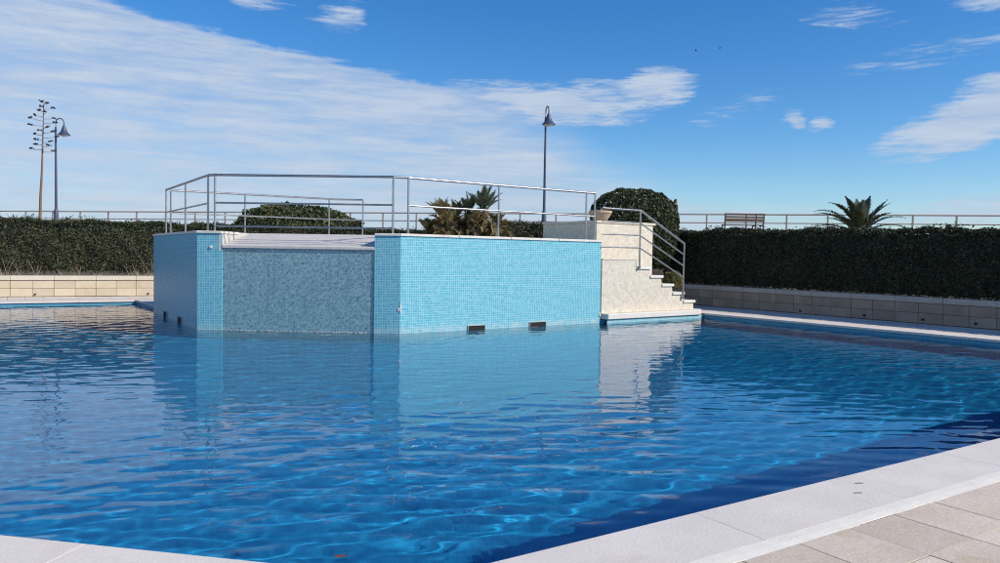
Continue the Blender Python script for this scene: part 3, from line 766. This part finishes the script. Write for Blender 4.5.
def hedge(label, p, q, width, z0, z1, mat, count, seed, size=.05, stems=0, name='clipped_hedge', bottom_gap=0.0, fall=0.0):
    p = Vector(p); q = Vector(q); d = q - p; L = d.length; d.normalize(); ang = math.atan2(d.y, d.x)
    root = empty(name, (p.x, p.y, z0), ang); tag(root, label, 'hedge')
    g = np.random.default_rng(seed); H = z1 - z0
    # local: x along, y depth (0 = front, pointing away from pool +), z up
    areas = np.array([L * H, L * width, L * H * .5, width * H, width * H]); pr = areas / areas.sum()
    k = g.choice(5, count, p=pr); u = g.uniform(0, 1, (count, 3))
    P = np.stack([u[:, 0] * L, u[:, 1] * width, bottom_gap + u[:, 2] * (H - bottom_gap)], -1); Nn = np.zeros((count, 3))
    for f_, ax, val, nv in ((0, 1, 0, (0, -1, .3)), (1, 2, H, (0, 0, 1)), (2, 1, width, (0, 1, .2)), (3, 0, 0, (-1, 0, 0)), (4, 0, L, (1, 0, 0))):
        m = k == f_; P[m, ax] = val; Nn[m] = nv
    disp = vnoise(P, seed + 1, 2.2) * .07 + vnoise(P, seed + 2, 7.0) * .03 - np.abs(g.normal(0, .06, count))
    P += Nn * disp[:, None]
    # a few shoots above the clipped top
    m = (k == 1) & (g.uniform(size=count) < .10); P[m, 2] += g.uniform(0, .13, m.sum()) * np.clip(vnoise(P[m], seed + 9, 3.0) + .6, 0, 1.4)
    m = k == 0; P[m, 1] += .28 * np.clip((P[m, 2] / H - .80) / .2, 0, 1) ** 2
    P[:, 2] *= 1 - fall * P[:, 0] / L / H
    leaf_cloud('foliage', P, Nn * .8, size, mat, root, seed + 3)
    # solid dark core, added inside the leaves to block light
    nx, nz = max(6, int(L / .4)), 6
    V = []; Fq = []
    sec = [(.16, bottom_gap + .06), (.13, H * .5), (.34, H - .16), (width * .5, H - .11), (width - .15, H - .14), (width - .14, bottom_gap + .06)]
    for i in range(nx + 1):
        x = .12 + (L - .24) * i / nx
        for (y, z) in sec: V.append((x, y + random.uniform(-.03, .03), (z + random.uniform(-.03, .02)) * (1 - fall * x / L / H)))
    ns = len(sec)
    for i in range(nx):
        for j in range(ns): Fq.append((i * ns + j, i * ns + (j + 1) % ns, (i + 1) * ns + (j + 1) % ns, (i + 1) * ns + j))
    link('blocking_core', from_arrays('blocking_core', V, Fq), 'core_fill', root)
    if stems:
        for i in range(stems):
            bm = bmesh.new()
            x = random.uniform(0, L); y = random.uniform(-.02, .08)
            for b_ in range(random.choice((1, 2, 2, 3))):
                lean = random.gauss(0, .45); h = random.uniform(.2, .7)
                pts = [(x, y, 0), (x + lean * h * .4 + random.uniform(-.04, .04), y - .02, h * .45), (x + lean * h, y - .01, h)]
                tube_bm(bm, pts, [random.uniform(.006, .012), .007, .003], 5, False)
            link('bare_stem', bm_mesh('bare_stem', bm), 'stem', root)
    return root
hl0 = wl0 + Vector((-WD.y, WD.x)) * .22
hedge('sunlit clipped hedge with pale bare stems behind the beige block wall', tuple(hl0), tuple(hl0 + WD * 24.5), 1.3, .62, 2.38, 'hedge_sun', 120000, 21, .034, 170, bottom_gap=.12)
RN = Vector((-RD.y, RD.x)) if Vector((-RD.y, RD.x)).x > 0 else Vector((RD.y, -RD.x))
hr0 = wr0 + RN * .22; hr1 = wr1 + RN * .22
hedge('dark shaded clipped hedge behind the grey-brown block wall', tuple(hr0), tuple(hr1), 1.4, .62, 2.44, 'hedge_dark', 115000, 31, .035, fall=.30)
hedge('distant clipped hedge between the dry palm and the rendered parapet', (-1.6, 31.4), (6.5, 31.6), 1.3, .7, 2.83, 'hedge_sun', 26000, 41, .045)

def round_bush(name, label, c, rx, ry, rz_, count, mat, seed, size=.055, lump=.12, cat='bush', zlow=-.75, sq=1.0):
    root = empty(name, (c[0], c[1], c[2] + rz_ * zlow)); tag(root, label, cat)
    g = np.random.default_rng(seed); d = g.normal(size=(count * 2, 3)); d /= np.linalg.norm(d, axis=1, keepdims=True)
    d = d[d[:, 2] > zlow][:count]
    r = 1 + lump * vnoise(d, seed + 1, 2.6) + lump * .5 * vnoise(d, seed + 2, 7) - np.abs(g.normal(0, .035, len(d)))
    if sq != 1.0:
        r = r * (np.abs(d) ** (2 / sq)).sum(1) ** (-sq / 2)
    P = d * r[:, None] * np.array([rx, ry, rz_]) + np.array([0, 0, -rz_ * zlow])
    leaf_cloud('foliage', P, d * .8, size, mat, root, seed + 3)
    bm = bmesh.new(); bmesh.ops.create_icosphere(bm, subdivisions=3, radius=1)
    for v_ in bm.verts:
        dv = np.array([tuple(v_.co)]); k = (1 + lump * vnoise(dv, seed + 1, 2.6)[0]) * .9
        z = max(v_.co.z * k, zlow * .98)
        v_.co = Vector((v_.co.x * rx * k, v_.co.y * ry * k, z * rz_ - rz_ * zlow))
    link('blocking_core', bm_mesh('blocking_core', bm), 'core_fill', root)  # solid dark filler added inside the leaf shell against light
    return root
round_bush('round_bush', 'dense dark green dome bush rising behind the parapet and bowl planter', (4.47, 25.6, 2.33), 1.42, 1.4, 1.42, 26000, 'bush', 51, .048, .05, sq=.68)
round_bush('rounded_shrub', 'broad rounded green shrub beyond the tank, behind the rear railing', (-8.1, 30.5, 1.95), 2.75, 1.9, 1.42, 16000, 'shrub', 61, .075, .10, 'shrub')
round_bush('small_shrub', 'small yellow-green shrub at the end of the shaded block wall by the stairs', (5.33, 23.4, .78), .30, .3, .30, 1500, 'yellow_leaf', 71, .035, .15, 'shrub')
sprig = empty('leafy_sprig', (4.66, 23.9, 2.6)); 
# ---- palms
def frond(name, parent, base, az_, elev, length, droop, mat, seed, leaf=.34, n=26, w_=.016):
    g = random.Random(seed); bm = bmesh.new()
    h = Vector((math.cos(az_), math.sin(az_), 0)); side = Vector((-math.sin(az_), math.cos(az_), 0))
    p = Vector(base); e = elev; pts = [p.copy()]; ds = length / n
    for i in range(n):
        p = p + (h * math.cos(e) + Vector((0, 0, 1)) * math.sin(e)) * ds; pts.append(p.copy()); e -= droop / n * (0.4 + 1.2 * i / n)
    tube_bm(bm, pts[::3] + [pts[-1]], [.022 * (1 - .85 * i / len(pts[::3])) for i in range(len(pts[::3]) + 1)], 4, False)
    for i in range(4, n + 1):
        d = (pts[i] - pts[i - 1]).normalized(); upv = side.cross(d) * -1
        f_ = i / n; ll_ = leaf * (math.sin(min(1, f_ * 1.05) * math.pi * .86 + .28))
        for s in (-1, 1):
            for q in (0, .5):
                b = pts[i] + d * ds * q
                dirv = (side * s * .72 + d * .75 + upv * .28 + Vector((0, 0, -.15)) + Vector((g.uniform(-.12, .12), g.uniform(-.12, .12), g.uniform(-.12, .12)))).normalized()
                wv_ = dirv.cross(upv).normalized() * w_
                a1 = bm.verts.new(b - wv_); a2 = bm.verts.new(b + wv_); a3 = bm.verts.new(b + dirv * ll_ * .6 + wv_ * .8); a4 = bm.verts.new(b + dirv * ll_); a5 = bm.verts.new(b + dirv * ll_ * .6 - wv_ * .8)
                bm.faces.new((a1, a2, a3, a4, a5))
    me = bpy.data.meshes.new(name); bm.to_mesh(me); bm.free()
    return link(name, me, mat, parent)
def trunk(parent, h, r0, r1, mat='bark', loc=(0, 0, 0)):
    pts = [(loc[0], loc[1], loc[2] + h * i / 8) for i in range(9)]
    return tube('trunk', pts, [(r0 + (r1 - r0) * i / 8) * random.uniform(.92, 1.1) for i in range(9)], mat, parent, 10)
pal = empty('date_palm', (14.12, 30.0, 1.12)); tag(pal, 'short young palm with arching grey-green fronds rising above the dark hedge', 'palm tree')
trunk(pal, 1.55, .22, .18)
fr_spec = [(3.05, .55, 2.0, 1.5, .20), (2.85, 1.02, 1.75, 1.35, .20), (3.3, 1.18, 1.6, 1.1, .22), (2.4, 1.35, 1.35, .35, .26), (1.7, 1.45, 1.2, .15, .30), (4.6, 1.42, 1.15, .2, .30),
           (.55, 1.30, 1.40, .30, .26), (.1, 1.0, 1.5, .25, .20), (6.1, .62, 1.75, 1.45, .18), (.35, .50, 1.5, 1.2, .16), (3.7, .75, 1.5, 1.0, .18), (5.3, .9, 1.3, .8, .22), (4.2, .95, 1.3, .8, .22), (1.2, 1.0, 1.3, .7, .22), (2.2, .8, 1.4, .9, .2), (3.15, .85, 1.8, 1.2, .2), (.02, .80, 1.7, 1.1, .2), (2.95, .35, 1.7, .9, .18), (.2, .32, 1.6, .9, .18), (5.8, 1.1, 1.4, .6, .22), (3.5, 1.3, 1.4, .5, .24)]
for i, (a, e, l_, dr, lf_) in enumerate(fr_spec): frond('frond', pal, (0, 0, 1.36), a, e, l_ * 1.2, dr, 'palm', 100 + i, lf_ * 1.45, 38, .026)
# dry palm clump behind the tank
dp = empty('dry_palm_clump', (-1.2, 26.6, 1.0)); tag(dp, 'shaggy clump of dwarf palms with brown dead fronds behind the tank railing', 'palm clump')
tufts = [((-.9, 0, 1.75), 'dry', 13, .75), ((.05, .1, 1.85), 'palm', 12, .85), ((.62, -.1, 1.95), 'palm', 16, .95), ((-.35, .2, 1.7), 'dry', 10, .7), ((-1.35, .1, 1.25), 'dry', 9, .55), ((1.1, .1, 1.45), 'dry', 8, .55), ((.35, -.2, 1.5), 'dry', 8, .6), ((-.6, -.2, 1.45), 'dry', 8, .6)]
for k, (b, mt, n_, l_) in enumerate(tufts):
    trunk(dp, b[2] + .05, .14, .12, 'bark', (b[0], b[1], 0))
    for i in range(n_):
        frond('frond', dp, b, i * 2.4 + k, random.uniform(.75, 1.5), l_ * random.uniform(.75, 1.1), random.uniform(.1, .7), mt, 300 + k * 30 + i, .22, 12, .017)
    for i in range(34):
        frond('dead_frond', dp, (b[0], b[1], b[2] - random.uniform(-.1, .7)), random.uniform(0, 6.28), random.uniform(-.4, .9), random.uniform(.5, .95), random.uniform(1.0, 2.2), 'dry', 500 + k * 40 + i, .24, 10, .02)
COL.objects.unlink(sprig); bpy.data.objects.remove(sprig)

# ------------------------------------------------------------------ terrain behind, promenade, sea
PA, PB = Vector((22.0, 37.53)), Vector((-28.0, 47.68))
PDIR = (PB - PA).normalized(); PN = Vector((PDIR.y, -PDIR.x))
if PN.y > 0: PN = -PN                                        # towards the pool
gx_, gy_ = np.meshgrid(np.linspace(-110, 110, 111), np.linspace(15, 100, 69))
dist = (gx_ - PA.x) * PN.x + (gy_ - PA.y) * PN.y
zt = 2.66 - 2.15 * np.clip((dist - 4.5) / 8.5, 0, 1) ** .8
# stays below deck level on the pool side of the planting walls
def side(p, d, X_, Y_): return (X_ - p[0]) * -d[1] + (Y_ - p[1]) * d[0]
sl = side(wl0, WD, gx_, gy_); sr = (gx_ - wr0.x) * RN.x + (gy_ - wr0.y) * RN.y
behind = (sl > 1.3) | (sr > 1.6)
behind &= ~((sl < 1.3) & (gx_ < 2)) & ~((sr < 1.6) & (gx_ > 2) & (gy_ < 26))
zt = np.where(behind, zt, -2.0); zt = np.where(dist < -2.2, -4.0, zt)
iy = np.arange(gx_.size).reshape(gx_.shape)
Fq = np.stack([iy[:-1, :-1].ravel(), iy[:-1, 1:].ravel(), iy[1:, 1:].ravel(), iy[1:, :-1].ravel()], -1)
bank = link('embankment', from_arrays('embankment', np.stack([gx_.ravel(), gy_.ravel(), zt.ravel()], -1), Fq, True), 'soil'); tag(bank, kind='structure')
def pp(t, off): p = PA + PDIR * t + PN * off; return (p.x, p.y)
prom = prism('promenade', [pp(-60, 4.2), pp(120, 4.2), pp(120, -.8), pp(-60, -.8)], 2.3, 2.70, 'cap_r'); tag(prom, kind='structure')
def sea_mat():
    m, nt, p = newmat('sea_water'); p.inputs['Base Color'].default_value = (.02, .09, .14, 1); p.inputs['Roughness'].default_value = .15
    bump(nt, noise(nt, coord(nt), .6, 5, .6), .5, .3, p); return m
sea = link('sea', from_arrays('sea', [(-3000, 60, -3.5), (3000, 60, -3.5), (3000, 4000, -3.5), (-3000, 4000, -3.5)], [(0, 1, 2, 3)]), sea_mat()); tag(sea, kind='structure')
prl = empty('promenade_railing', (*pp(0, 0), 2.702)); tag(prl, 'long weathered two-bar railing along the seaside promenade', 'railing')
prl.rotation_euler = (0, 0, math.atan2(PDIR.y, PDIR.x))
t0_, t1_ = -40, 76
tube('top_rail', [(t0_, 0, 1.09), (t1_, 0, 1.09)], .036, 'rail_paint', prl, 8)
tube('mid_rail', [(t0_, 0, .65), (t1_, 0, .65)], .028, 'rail_paint', prl, 8)
bm = bmesh.new(); box_bm(bm, (0, 0, .53), (.075, .075, 1.06), None, .006); pme = bm_mesh('post', bm); pme.materials.append(MAT['rail_paint'])
for i in range(int((t1_ - t0_) / 1.98) + 1): link('post', pme, None, prl, (t0_ + i * 1.98, 0, 0))

# lamps
def lamp(label, loc, rz_, hgt):
    root = empty('street_lamp', loc, rz_); tag(root, label, 'street lamp', 'lamp posts on the promenade')
    lathe('base', [(.001, 0), (.17, 0), (.17, .06), (.13, .10), (.125, 1.05), (.08, 1.15), (.001, 1.15)], 'lamp_paint', root, seg=16)
    tube('pole', [(0, 0, 1.1), (0, 0, hgt * .5), (0, 0, hgt - .55)], [.075, .062, .05], 'lamp_paint', root, 12)
    tube('collar', [(0, 0, hgt - .75), (0, 0, hgt - .68)], .075, 'lamp_paint', root, 12)
    rad = .24
    pts = [(0, 0, hgt - .56)] + [(rad - rad * math.cos(a), 0, hgt - .30 + rad * 1.15 * math.sin(a)) for a in np.linspace(0, math.pi, 12)] + [(rad * 2, 0, hgt - .48)]
    tube('gooseneck', pts, .032, 'lamp_paint', root, 8)
    s = lathe('lamp_shade', [(.001, .0), (.05, 0), (.065, -.05), (.10, -.12), (.13, -.24), (.20, -.42), (.31, -.54), (.36, -.58), (.36, -.61), (.30, -.60), (.001, -.56)], 'lamp_paint', root, (rad * 2, 0, hgt - .42), 24)
    lathe('bulb_cover', [(.001, -.72), (.12, -.70), (.20, -.64), (.22, -.585), (.001, -.58)], 'lamp_glass', s, seg=20)
lamp('slender goosenecked lamp post beside the tall agave flower stalk', (-27.1, 46.4, 2.74), R(4), 6.65)
lamp('slender goosenecked lamp post rising beyond the rendered parapet', (2.30, 40.8, 2.76), R(-74), 6.68)

# agave with flower stalk
ag = empty('agave', (-25.45, 42.0, 2.45)); tag(ag, 'spiky agave with a tall bare flower stalk of dry seed heads', 'agave')
for i in range(22):
    a = i * 2.4; e = random.uniform(.45, 1.25); l_ = random.uniform(1.0, 1.55)
    h = Vector((math.cos(a), math.sin(a), 0)); s_ = Vector((-math.sin(a), math.cos(a), 0)); bm = bmesh.new(); rows = []
    for k in range(6):
        t = k / 5; wd = .085 * (1 - t) ** .7 * (1 + .6 * t) + .003
        c = h * (l_ * t * math.cos(e)) + Vector((0, 0, l_ * t * math.sin(e) - .12 * t * t * l_)) + Vector((-1.15, 0, -.1))
        nrm = s_.cross(h * math.cos(e) + Vector((0, 0, math.sin(e))))
        rows.append([bm.verts.new(c - s_ * wd), bm.verts.new(c + nrm * wd * .35), bm.verts.new(c + s_ * wd), bm.verts.new(c - nrm * wd * .25)])
    for k in range(5):
        for q in range(4): bm.faces.new((rows[k][q], rows[k][(q + 1) % 4], rows[k + 1][(q + 1) % 4], rows[k + 1][q]))
    link('spiky_leaf', bm_mesh('spiky_leaf', bm), 'agave', ag)
SH = 7.2
stk = tube('flower_stalk', [(-.06 * i / 12 * 0 + random.uniform(-.02, .02) + .28 * (i / 12), 0, SH * i / 12 - .2) for i in range(13)], [.085 - .065 * i / 12 for i in range(13)], 'stalk', ag, 8)
for i in range(22):
    z = SH * .60 + SH * .395 * i / 22; s_ = -1 if i % 2 else 1; a = (0 if s_ > 0 else math.pi) + random.uniform(-.8, .8)
    l_ = random.uniform(.42, .68) * (1 if i < 16 else .65); x0 = .28 * (z + .2) / SH
    e0 = Vector((x0, 0, z)); e1 = e0 + Vector((math.cos(a) * l_, math.sin(a) * l_, random.uniform(.02, .12)))
    br = tube('side_branch', [e0, (e0 + e1) / 2 + Vector((0, 0, -.02)), e1], [.016, .012, .012], 'stalk', ag, 5)
    bm = bmesh.new()
    for q in range(7):
        c = e1 + Vector((random.uniform(-.11, .11), random.uniform(-.1, .1), random.uniform(-.01, .08)))
        r_ = bmesh.ops.create_icosphere(bm, subdivisions=1, radius=.045)
        for v_ in r_['verts']: v_.co = Vector((v_.co.x * 1.2, v_.co.y, v_.co.z * .8)) + c
    link('seed_head', bm_mesh('seed_head', bm), 'seed', ag)

# bench (seen from behind)
bx0 = Vector((11.63, 36.4))
bench = empty('park_bench', (bx0.x, bx0.y, 2.70), 0); bench.scale = (1, 1, .93); tag(bench, 'red-brown slatted bench on the promenade in front of its railing', 'bench')
for z, h_, y in ((.99, .10, .10), (.85, .10, .07), (.69, .16, .04)):
    box('back_slat', (0, y * 0 - .02 * (z - .6) * 6, z), (1.92, .035, h_), 'bench_wood', bench, 0, .006)
for y in (.08, .21, .34, .47): box('seat_slat', (0, y, .455), (1.92, .11, .035), 'bench_wood', bench, 0, .006)
for x in (-.92, .55, .92):
    bm = bmesh.new()
    tube_bm(bm, [(x, .06, 0), (x, .03, .45), (x, -.03, 1.04)], .035, 6); tube_bm(bm, [(x, .50, 0), (x, .48, .43)], .03, 6); tube_bm(bm, [(x, .02, .425), (x, .53, .425)], .026, 6)
    link('side_frame', bm_mesh('side_frame', bm), 'iron', bench)

# person on the promenade, only the head clears the bush
def person(loc, rz_):
    joints = {'pel': (0, 0, .93, .14), 'sp': (0, 0, 1.12, .135), 'ch': (0, .01, 1.32, .155), 'nk': (0, .0, 1.46, .062), 'hd0': (.0, .015, 1.53, .062),
              'hl': (.09, 0, .88, .095), 'kl': (.10, .02, .50, .062), 'al': (.10, 0, .09, .042), 'tl': (.10, .14, .04, .035),
              'hr': (-.09, 0, .88, .095), 'kr': (-.10, .02, .50, .062), 'ar': (-.10, -.02, .09, .042), 'tr': (-.10, .12, .04, .035),
              'sl': (.185, 0, 1.40, .062), 'el': (.235, -.02, 1.13, .045), 'wl': (.235, .07, .90, .033), 'fl': (.23, .11, .80, .03),
              'sr': (-.185, 0, 1.40, .062), 'er': (-.235, -.02, 1.13, .045), 'wr': (-.235, .07, .90, .033), 'fr': (-.23, .11, .80, .03)}
    ed = [('pel', 'sp'), ('sp', 'ch'), ('ch', 'nk'), ('nk', 'hd0'), ('pel', 'hl'), ('hl', 'kl'), ('kl', 'al'), ('al', 'tl'), ('pel', 'hr'), ('hr', 'kr'), ('kr', 'ar'), ('ar', 'tr'), ('ch', 'sl'), ('sl', 'el'), ('el', 'wl'), ('wl', 'fl'), ('ch', 'sr'), ('sr', 'er'), ('er', 'wr'), ('wr', 'fr')]
    keys = list(joints); me = bpy.data.meshes.new('body')
    me.from_pydata([joints[k][:3] for k in keys], [(keys.index(a), keys.index(b)) for a, b in ed], [])
    root = empty('person', loc, rz_); tag(root, 'dark-haired person standing on the promenade, head showing beside the dome bush', 'person')
    ob = link('body', me, 'jacket', root); md = ob.modifiers.new('skin', 'SKIN'); ob.modifiers.new('sub', 'SUBSURF').levels = 1
    for i, k in enumerate(keys): me.skin_vertices[0].data[i].radius = (joints[k][3],) * 2
    me.skin_vertices[0].data[0].use_root = True
    dg = bpy.context.evaluated_depsgraph_get(); m2 = bpy.data.meshes.new_from_object(ob.evaluated_get(dg))
    ob.modifiers.clear(); ob.data = m2
    m2.materials.clear()
    for k in ('jacket', 'trousers', 'skin'): m2.materials.append(MAT[k])
    for p in m2.polygons:
        z = p.center.z; p.material_index = 2 if z > 1.47 or (abs(p.center.x) > .17 and z < .88) else (1 if z < .92 else 0); p.use_smooth = True
    # head: one shaped mesh with nose, chin, brow
    bm = bmesh.new(); bmesh.ops.create_uvsphere(bm, u_segments=24, v_segments=18, radius=1)
    for v_ in bm.verts:
        x, y, z = v_.co; w_ = .076 * (1 - .18 * max(0, -z)); dpt = .098
        if z < -.3 and y > 0: y *= 1.05
        if abs(x) < .22 and y > .7 and -.32 < z < .08: y += .24 * (1 - abs(x) / .22) * (1 - (z + .12) ** 2 / .06) * (1 if abs(z + .12) < .24 else 0)
        if abs(abs(x) - .38) < .16 and y > .6 and abs(z - .08) < .13: y -= .08
        if abs(x) < .3 and y > .6 and abs(z + .45) < .05: y -= .05
        v_.co = Vector((x * w_, y * dpt, z * .118))
    hd = link('head', bm_mesh('head', bm, True), 'skin', root, (0, .03, 1.60)); 
    for s in (-1, 1):
        bm = bmesh.new(); bmesh.ops.create_uvsphere(bm, u_segments=8, v_segments=6, radius=1)
        for v_ in bm.verts: v_.co = Vector((v_.co.x * .012 + s * .077, v_.co.y * .022 - .008, v_.co.z * .032 - .005))
        link('ear', bm_mesh('ear', bm, True), 'skin', hd)
    bm = bmesh.new(); bmesh.ops.create_uvsphere(bm, u_segments=24, v_segments=16, radius=1)
    bmesh.ops.delete(bm, geom=[v_ for v_ in bm.verts if v_.co.z < -.15 - .3 * (v_.co.y < -.2) or (v_.co.y > .45 and v_.co.z < .42)], context='VERTS')
    for v_ in bm.verts: v_.co = Vector((v_.co.x * .083, v_.co.y * .106 - .004, v_.co.z * .128 + .003))
    link('hair', bm_mesh('hair', bm, True), 'hair', hd)
person((8.67, 38.0, 2.70), R(-75))

# two gulls far off
def bird(loc, rz_, fl_, label):
    root = empty('flying_bird', loc, rz_); tag(root, label, 'bird', 'birds in the sky')
    bm = bmesh.new(); bmesh.ops.create_uvsphere(bm, u_segments=10, v_segments=8, radius=1)
    for v_ in bm.verts: v_.co = Vector((v_.co.x * .07 * (1 if v_.co.y < .6 else .8), v_.co.y * .26, v_.co.z * .07))
    link('body', bm_mesh('body', bm, True), 'feather', root)
    for s in (-1, 1):
        pts = [(0.04, .10, .02), (.30, .16, .02 + fl_), (.62, .02, .02 + fl_ * .6), (.30, -.04, .02 + fl_), (.04, -.10, .02)]
        bm = bmesh.new(); a = [bm.verts.new((p[0] * s, p[1], p[2] + .012)) for p in pts]; b = [bm.verts.new((p[0] * s, p[1], p[2] - .012)) for p in pts]
        bm.faces.new(a); bm.faces.new(b[::-1])
        for i in range(5): bm.faces.new((a[i], a[(i + 1) % 5], b[(i + 1) % 5], b[i]))
        link('wing', bm_mesh('wing', bm), 'feather', root)
bird((37.6, 150, 42.0), 1.2, .22, 'tiny dark bird flying with raised wings beside the end of the cloud bank')
bird((42.3, 150, 42.7), 1.5, -.16, 'tiny dark bird flying with drooped wings in open blue sky')

# fallen leaf on the water
lf = bmesh.new(); vs = [lf.verts.new((math.cos(a) * .05, math.sin(a) * .022 * (1 + .3 * math.cos(3 * a)), .004 * math.cos(2 * a))) for a in np.linspace(0, 6.28, 14)[:-1]]
fc = lf.faces.new(vs); bmesh.ops.solidify(lf, geom=[fc], thickness=.002)
o = link('fallen_leaf', bm_mesh('fallen_leaf', lf), 'leaf_red', None, (-0.82, 3.98, WATER + .012)); o.rotation_euler = (0, 0, .3); o.scale = (.8, .8, 1); tag(o, 'small red-brown leaf floating near the white pool edge', 'leaf')
